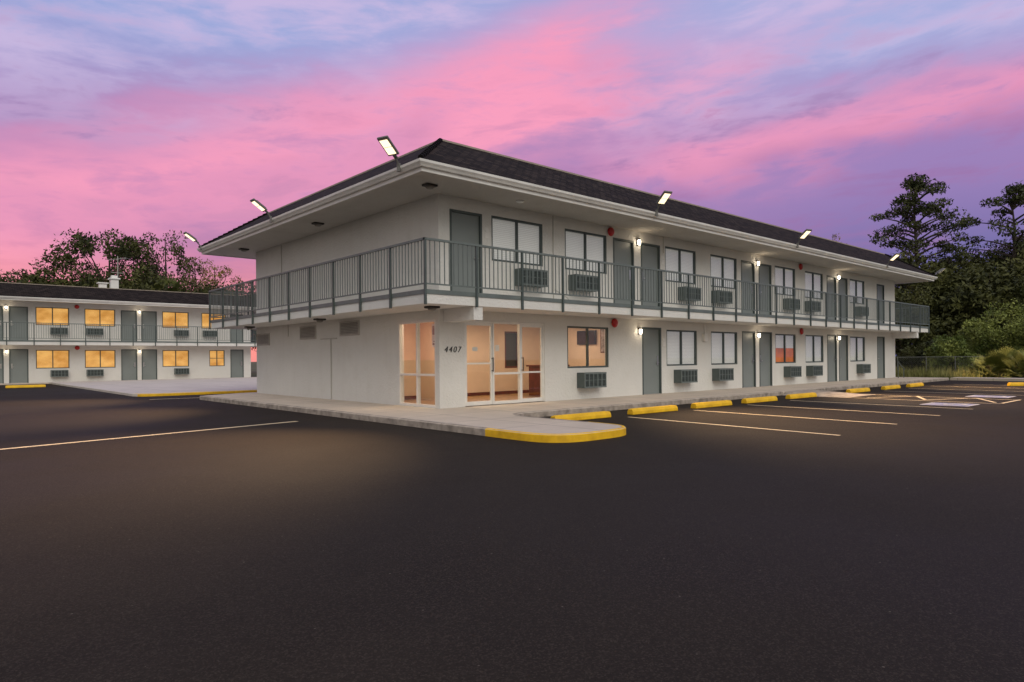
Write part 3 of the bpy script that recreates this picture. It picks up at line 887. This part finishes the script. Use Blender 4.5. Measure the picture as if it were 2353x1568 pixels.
def tree_meshes(seed, H, cr, base, kind, ncl, nl, ls, m):
    rn = random.Random(seed)
    V, Fc = [], []; t = MB()
    lean = Vector((rn.uniform(-.4, .4), rn.uniform(-.4, .4), 0))
    segs = 6; tp = [Vector((0, 0, 0)) + lean*(i/segs)**2 + Vector((rn.uniform(-.08, .08), rn.uniform(-.08, .08), H*.93*i/segs)) for i in range(segs+1)]
    r0 = H*.02
    for i in range(segs): t.tube(tp[i], tp[i+1], r0*(1-.85*i/segs), r0*(1-.85*(i+1)/segs), 7)
    rad = 0
    for k in range(ncl):
        if kind == 'pine':
            f = rn.uniform(0, 1)
            z = base + (H-base)*f
            rad = cr*math.sin(PI*min(1, .28+.72*f))**.75*rn.uniform(.2, 1.05) if f < .9 else cr*.3*rn.random()
            a = rn.uniform(0, 2*PI)
            c = Vector((rad*math.cos(a), rad*math.sin(a), z + .12*rad)); r = cr*rn.uniform(.15, .27); fl = .45
        else:
            d = rv(rn); d = d.normalized()*(d.length**.4)
            c = Vector((d.x*cr, d.y*cr, base+(H-base)/2 + d.z*(H-base)/2*.9)); r = cr*rn.uniform(.18, .36); fl = .8
        c += lean*.6
        clump(V, Fc, c, r, int(nl*rn.uniform(.6, 1.3)), ls, rn, fl)
        if k % 2 == 0 or kind == 'pine':
            zz_ = max(.3*base+.5, min(H*.88, c.z - rad*.35 if kind == 'pine' else c.z*.62))
            i = min(segs-1, int(zz_/(H*.93)*segs)); s_ = tp[i].lerp(tp[i+1], zz_/(H*.93)*segs - i)
            mid = s_.lerp(c, .5) + Vector((0, 0, .15))
            rr = r0*.32
            t.tube(s_, mid, rr, rr*.6, 5); t.tube(mid, c, rr*.6, rr*.2, 5)
    tm = bpy.data.meshes.new('trunk'); bmesh.ops.recalc_face_normals(t.bm, faces=t.bm.faces[:]); t.bm.to_mesh(tm); t.bm.free(); tm.materials.append(M['bark'])
    return tm, pymesh('crown', V, Fc, m)

VAR = {
    'oakA': tree_meshes(1, 13, 4.6, 2.5, 'd', 56, 190, .19, 'leaf'),
    'oakB': tree_meshes(2, 12, 4.0, 2.0, 'd', 46, 190, .19, 'leaf'),
    'oakC': tree_meshes(3, 14, 3.8, 4.0, 'd', 34, 150, .18, 'leaf'),
    'airy': tree_meshes(4, 14, 3.2, 5.0, 'd', 30, 80, .17, 'leafsunset'),
    'low': tree_meshes(5, 9, 4.6, .6, 'd', 58, 210, .22, 'leaf'),
    'pineA': tree_meshes(6, 17, 4.9, 8.0, 'pine', 60, 170, .16, 'needle'),
    'pineB': tree_meshes(7, 16, 4.6, 8.5, 'pine', 46, 160, .16, 'needle'),
}
VH = {'oakA': 13, 'oakB': 12, 'oakC': 14, 'airy': 14, 'low': 9, 'pineA': 17, 'pineB': 16}
def ground_at(u, depth):
    p = CAM + F*depth + R*(u*depth); return Vector((p.x, p.y, -.02))
def tree(px, depth, H, kind, label, wide=1, group=None):
    u = (px-1176.5)/1538
    t_ = thing('pine_tree' if 'pine' in kind else 'broadleaf_tree', ground_at(u, depth), label, 'tree', group)
    s = H/VH[kind]
    t_.scale = (s*wide, s*wide, s); t_.rotation_euler.z = random.uniform(0, 6.28)
    for n, me in zip(('trunk', 'crown'), VAR[kind]):
        o_ = bpy.data.objects.new(n, me); COL.objects.link(o_); o_.parent = t_
G1, G2 = 'trees behind the far left wing', 'dark trees beyond the right end'
for (px, d, H, k, w, s) in (
    (-30, 66, 10.8, 'oakB', 1.2, 'dark rounded tree at the far left edge behind the wing roof'),
    (50, 72, 11.6, 'oakA', 1.1, 'dark rounded tree second from the left behind the wing roof'),
    (130, 68, 12.2, 'oakB', 1.0, 'dark bushy tree left of the tallest tree behind the wing roof'),
    (255, 70, 15.6, 'oakA', .9, 'tallest dark broad tree behind the wing roof, left of the roof vents'),
    (310, 74, 14.0, 'oakC', .9, 'tall dark tree directly above the roof vents'),
    (384, 70, 15.4, 'oakC', .8, 'tall open tree with lacy crown right of the roof antenna'),
    (445, 72, 12.6, 'airy', .8, 'thin sunset tinted tree behind the right part of the wing roof'),
    (500, 74, 12.6, 'airy', .9, 'thin sparse sunset tinted tree nearest the white motel side wall'),
    (330, 66, 10.4, 'low', .8, 'low dark tree behind the wing roof, right of the vents'),
    (180, 66, 10.2, 'low', 1, 'low dark tree behind the wing roof, left of the vents'),
    (440, 68, 9.4, 'low', .8, 'low dark tree behind the right end of the wing roof'),
    (530, 72, 9.6, 'low', .9, 'low dark tree beside the far end of the wing'),
    ):
    tree(px, d, H, k, s, w, G1)
for (px, d, H, k, w, s) in (
    (2110, 60, 16.9, 'pineA', .95, 'tall dark pine standing over the right end of the motel roof'),
    (2340, 58, 15.8, 'pineB', 1.0, 'tall dark pine at the right edge of the picture'),
    (2225, 64, 11.8, 'oakA', .8, 'dark broad tree between the two tall pines'),
    (2040, 70, 11.6, 'oakB', .9, 'dark tree just showing over the far roof corner'),
    (2090, 58, 9.8, 'low', 1.1, 'dense dark tree below the taller pine'),
    (2165, 62, 11.0, 'oakB', 1.0, 'dark rounded tree right of the taller pine trunk'),
    (2290, 60, 10.6, 'oakA', 1.1, 'dark wide tree below the right pine'),
    (2190, 54, 8.2, 'low', 1.1, 'dense low dark tree behind the chain fence'),
    (2270, 54, 8.6, 'low', 1.1, 'dense low dark tree behind the pale green shrub'),
    (2370, 56, 9.6, 'low', 1.2, 'dense dark tree cut by the right picture edge'),
    (2070, 52, 6.4, 'low', .9, 'low dark tree touching the far end of the balcony'),
    (1918, 78, 15.6, 'airy', .5, 'thin tree tip poking over the far right roof'),
    (2440, 60, 13, 'oakA', 1.1, 'dark tree just outside the right picture edge'),
    ):
    tree(px, d, H, k, s, w, G2)

def shrub(px, depth, H, rad, label, seed, m='bush'):
    rn = random.Random(seed); V, Fc = [], []; st = MB()
    base = ground_at((px-1176.5)/1538, depth)
    t_ = thing('shrub', base, label, 'shrub')
    for i in range(40):
        d = rv(rn); d = d.normalized()*(d.length**.5); c = Vector((d.x*rad*.85, d.y*rad*.85, H*.5+d.z*H*.42))
        clump(V, Fc, c, rad*rn.uniform(.22, .36), 170, .10, rn)
        if i % 5 == 0: st.tube(base, base + c, .04, .012, 5)
    st.build('stem', 'bark', t_)
    o_ = bpy.data.objects.new('foliage', pymesh('foliage', V, Fc, m)); COL.objects.link(o_); o_.parent = t_
shrub(2310, 44, 4.8, 2.4, 'large light green leafy shrub at the right edge below the pine', 21)
shrub(2250, 45, 3.9, 1.6, 'light green leafy shrub left of the large right edge shrub', 22)
shrub(2190, 43, 2.6, 1.6, 'rounded green shrub behind the chain fence', 23)
shrub(2095, 46, 2.0, 1.1, 'dark small shrub behind the fence by the motel end', 24, 'leaf')
shrub(2150, 47, 2.4, 1.4, 'dark shrub in the middle behind the chain fence', 25, 'leaf')
shrub(2380, 42, 4.2, 1.9, 'green shrub half outside the right picture edge', 26)

def fan_palm(base, H, n, label, seed, name='palmetto', trunk=0):
    rn = random.Random(seed); V, Fc = [], []; st = MB()
    t_ = thing(name, base, label, 'palm')
    if trunk:
        st.tube(base, base + Vector((0, 0, trunk)), .2, .15, 9)
    top = Vector((0, 0, trunk))
    for i in range(n):
        a = rn.uniform(0, 2*PI); el = rn.uniform(-.25 if trunk else .05, 1.4)
        d = Vector((math.cos(a)*math.cos(el), math.sin(a)*math.cos(el), math.sin(el)))
        Ls = H*rn.uniform(.30, .62)
        hub = top + d*Ls
        st.tube(base + top, base + hub, .014, .008, 4)
        side = d.cross(Vector((0, 0, 1))).normalized() if abs(d.z) < .99 else Vector((1, 0, 0))
        up = side.cross(d)
        for k in range(-9, 10):
            t0 = k*.17
            v = d*math.cos(t0) + side*math.sin(t0) + up*(-.12*abs(t0)) + Vector((0, 0, -.18))
            L_ = H*.36*(1-.12*abs(t0))
            w_ = v.cross(up).normalized()*H*.012
            k0 = len(V); V += [hub, hub + v*L_*.5 + w_, hub + v*L_, hub + v*L_*.5 - w_]
            Fc.append((k0, k0+1, k0+2, k0+3))
    st.build('stem', 'bark', t_)
    o_ = bpy.data.objects.new('fronds', pymesh('fronds', V, Fc, 'palm')); COL.objects.link(o_); o_.parent = t_
fan_palm(ground_at((2310-1176.5)/1538, 37), 2.2, 90, 'spiky fan palm bush at the right edge of the lot', 31)
fan_palm(ground_at((2262-1176.5)/1538, 39), 1.5, 60, 'smaller spiky fan palm bush beside the chain fence end', 32)
fan_palm(ground_at((2372-1176.5)/1538, 35), 1.9, 80, 'fan palm bush half cut by the right picture edge', 34)
fan_palm(ground_at((388-1176.5)/1538, 66), 2.6, 44, 'small fan palm top showing over the far wing roof', 33, 'palm_tree', 7.6)

# grass
rn = random.Random(9); V, Fc = [], []
for i in range(18000):
    u = rn.uniform(.555, .80); d = rn.uniform(36.5, 52)
    p = ground_at(u, d)
    if p.x < 31.7: continue
    h = rn.uniform(.15, .6)*(1.3 if rn.random() < .25 else .75); a = rn.uniform(0, 2*PI)
    s = Vector((math.cos(a), math.sin(a), 0))*.025; le = Vector((rn.uniform(-.15, .15), rn.uniform(-.15, .15), 0))
    k = len(V); V += [p-s, p+s, p+le+Vector((0, 0, h))]; Fc.append((k, k+1, k+2))
o_ = bpy.data.objects.new('grass', pymesh('grass', V, Fc, 'grass')); COL.objects.link(o_)
tag(o_, 'rough dry grass beyond the footpath and along the fence', 'grass', kind='stuff')

# chain-link fence
A, B = ground_at((2062-1176.5)/1538, 41), ground_at((2262-1176.5)/1538, 40.5)
t = thing('chain_fence', A, 'low grey chain link fence beyond the right end of the motel', 'fence')
U = (B-A).normalized(); L = (B-A).length; at = frm(A, U, Vector((-U.y, U.x, 0)))
n = 3
for i in range(n+1):
    MB().tube(at(L*i/n, 0), at(L*i/n, 1.25), .025, seg=8).build('post', 'wire', t)
MB().tube(at(0, 1.2), at(L, 1.2), .015, seg=6).build('top_rail', 'wire', t)
m = MB(); hh = 1.15
x = -hh
while x < L:
    for sg in (1, -1):
        a0, a1 = (x, x+hh); z0, z1 = (.03, .03+hh) if sg > 0 else (.03+hh, .03)
        ua, ub = max(0, a0), min(L, a1)
        za = z0 + (z1-z0)*(ua-a0)/hh; zb = z0 + (z1-z0)*(ub-a0)/hh
        dz = .003
        m.poly([at(ua, za-dz, .002*sg), at(ub, zb-dz, .002*sg), at(ub, zb+dz, .002*sg), at(ua, za+dz, .002*sg)])
    x += .13
m.build('wire_mesh', 'wire', t)

# ------------------------------------------------------------------ light
def area(loc, size, energy, color, rot=(0, 0, 0)):
    l = lamp_data('lobby_light', 'AREA', energy, color, size=size)
    o_ = bpy.data.objects.new('lobby_light', l); COL.objects.link(o_); o_.location = loc; o_.rotation_euler = rot
for x, y, e_ in ((.95, 1.6, 40), (3.2, 2.0, 44), (5.6, 1.6, 32)):
    area((x, y, 2.40), .9, e_, (1, .75, .50))

front_fill = lamp_data('front_fill', 'SUN', 1.18, (1, .955, .86), angle=math.radians(42))  # broad soft fill added from behind the camera, not the setting sun
so = bpy.data.objects.new('front_fill', front_fill); COL.objects.link(so)
to_fill = Vector((-.24, -.76, .62)).normalized()
so.rotation_mode = 'QUATERNION'; so.rotation_quaternion = (-to_fill).to_track_quat('-Z', 'Y')

# ------------------------------------------------------------------ sky
wd = bpy.data.worlds.new('World'); scene.world = wd; wd.use_nodes = True
nt = wd.node_tree; nt.nodes.clear()
out = nd(nt, 'ShaderNodeOutputWorld'); bg = nd(nt, 'ShaderNodeBackground')
nt.links.new(bg.outputs[0], out.inputs[0])
tc = nd(nt, 'ShaderNodeTexCoord').outputs['Generated']
def dot(v):
    n = nd(nt, 'ShaderNodeVectorMath', operation='DOT_PRODUCT'); nt.links.new(tc, n.inputs[0]); n.inputs[1].default_value = v
    return n.outputs['Value']
def ma(op, a, b=0, c=0):
    n = nd(nt, 'ShaderNodeMath', operation=op)
    for i, v in enumerate((a, b, c)):
        if hasattr(v, 'links'): nt.links.new(v, n.inputs[i])
        else: n.inputs[i].default_value = v
    return n.outputs[0]
def comb(x, y, z=0):
    n = nd(nt, 'ShaderNodeCombineXYZ')
    for i, v in enumerate((x, y, z)):
        if hasattr(v, 'links'): nt.links.new(v, n.inputs[i])
        else: n.inputs[i].default_value = v
    return n.outputs[0]
a, f, e = dot(R), dot(F), dot((0, 0, 1))
az = ma('ARCTAN2', a, f)
t = ma('DIVIDE', e, ma('MAXIMUM', ma('SQRT', ma('ADD', ma('MULTIPLY', a, a), ma('MULTIPLY', f, f))), .08))
til = ma('SUBTRACT', t, ma('MULTIPLY', az, .06))
n1 = ma('SUBTRACT', noise(nt, comb(ma('MULTIPLY', az, 3.0), ma('MULTIPLY', til, 6.5), 2.3), 1.0, 3, .5, .3), .5)
n2 = ma('SUBTRACT', noise(nt, comb(ma('MULTIPLY', az, 7.5), ma('MULTIPLY', til, 24), 4.2), 1.0, 5, .60, .4), .5)
n3 = ma('SUBTRACT', noise(nt, comb(ma('MULTIPLY', az, 17), ma('MULTIPLY', til, 58), 8.1), 1.0, 4, .6, .3), .5)
warp = ma('ADD', ma('MULTIPLY', n1, .17), ma('ADD', ma('MULTIPLY', n2, .12), ma('MULTIPLY', n3, .03)))
def band(slope, c, w, lo=None, hi=None, amp=1):
    b = ma('ADD', ma('SUBTRACT', t, ma('MULTIPLY', az, slope)), warp)
    q = ma('DIVIDE', ma('SUBTRACT', b, c), w)
    g = ma('POWER', 2.718, ma('MULTIPLY', ma('MULTIPLY', q, q), -1))
    if lo: g = ma('MULTIPLY', g, remap(nt, az, lo[0], lo[1], 0, 1, True))
    if hi: g = ma('MULTIPLY', g, remap(nt, az, hi[0], hi[1], 1, 0, True))
    return ma('MULTIPLY', g, amp)
right = remap(nt, az, -.15, .6, 0, 1, True)
low = mix(nt, right, S(198, 120, 160), S(92, 96, 158))
midc = mix(nt, right, S(170, 130, 182), S(154, 126, 184))
top = mix(nt, right, S(152, 166, 216), S(168, 174, 220))
col = mix(nt, remap(nt, t, .06, .26, 0, 1, True), low, midc)
tw = ma('ADD', ma('ADD', t, ma('MULTIPLY', warp, .9)), ma('MULTIPLY', right, .03))
col = mix(nt, remap(nt, tw, .28, .47, 0, 1, True), col, top)
veil = ma('MULTIPLY', remap(nt, ma('ADD', n1, ma('ADD', ma('MULTIPLY', n2, .7), ma('MULTIPLY', n3, .3))), -.08, .24, 0, 1, True), remap(nt, t, .22, .40, 0, .7, True))
col = mix(nt, veil, col, S(212, 188, 224))
dk = ma('MULTIPLY', remap(nt, ma('ADD', ma('ADD', n2, ma('MULTIPLY', n3, .4)), ma('MULTIPLY', n1, -.4)), -.02, .26, 0, .75, True), remap(nt, t, .50, .3, 0, 1, True))
pink = ma('ADD', band(.33, .445, .058, None, (.02, .35), .9), band(.05, .275, .046, (.0, .3), None, .9))
pink = ma('ADD', pink, band(.30, .335, .062, None, (-.02, .25), .78))
pink = ma('ADD', pink, band(.15, .37, .05, (-.2, .0), (.25, .5), .6))
pink = ma('ADD', pink, ma('MULTIPLY', remap(nt, t, .18, .03, 0, 1, True), remap(nt, az, -.05, -.30, 0, .7, True)))
pink = ma('MINIMUM', ma('MULTIPLY', pink, remap(nt, ma('ADD', n2, ma('MULTIPLY', n3, .5)), -.22, .2, .48, 1.12)), 1)
col = mix(nt, pink, col, S(242, 150, 186))
col = mix(nt, dk, col, S(152, 112, 168))
hot = ma('MULTIPLY', ma('POWER', ma('MAXIMUM', pink, 0), 3), .45)
col = mix(nt, hot, col, S(255, 164, 192))
peach = ma('MULTIPLY', remap(nt, t, .17, .03, 0, 1, True), remap(nt, az, -.1, -.30, 0, .85, True))
col = mix(nt, peach, col, S(255, 150, 136))
col = mix(nt, remap(nt, f, .35, -.25, 0, 1, True), col, (.53, .53, .50))
sky = nd(nt, 'ShaderNodeTexSky'); sky.sky_type = 'NISHITA'; sky.sun_disc = False
sky.sun_elevation = math.radians(3); sky.sun_rotation = math.radians(200)
sv = nd(nt, 'ShaderNodeVectorMath', operation='SCALE'); nt.links.new(sky.outputs[0], sv.inputs[0]); sv.inputs['Scale'].default_value = .01
col = mix(nt, 1.0, col, sv.outputs[0], 'ADD')
nt.links.new(col, bg.inputs['Color']); bg.inputs['Strength'].default_value = 1.0
wd.cycles.sampling_method = 'MANUAL'; wd.cycles.sample_map_resolution = 256

# ------------------------------------------------------------------ camera
cam = bpy.data.cameras.new('camera'); co = bpy.data.objects.new('camera', cam); COL.objects.link(co)
cam.sensor_width = 36; cam.lens = 36*1538/2353; cam.shift_y = 40/2353; cam.clip_end = 3000; cam.clip_start = .1
ro = math.radians(.49)
Z = Vector((0, 0, 1))
up = (Z*math.cos(ro) + R*math.sin(ro)); rt = (R*math.cos(ro) - Z*math.sin(ro))
mtx = Matrix((rt, up, -F)).transposed().to_4x4(); mtx.translation = CAM
co.matrix_world = mtx
scene.camera = co
scene.view_settings.view_transform = 'Standard'; scene.view_settings.look = 'None'; scene.view_settings.exposure = 0
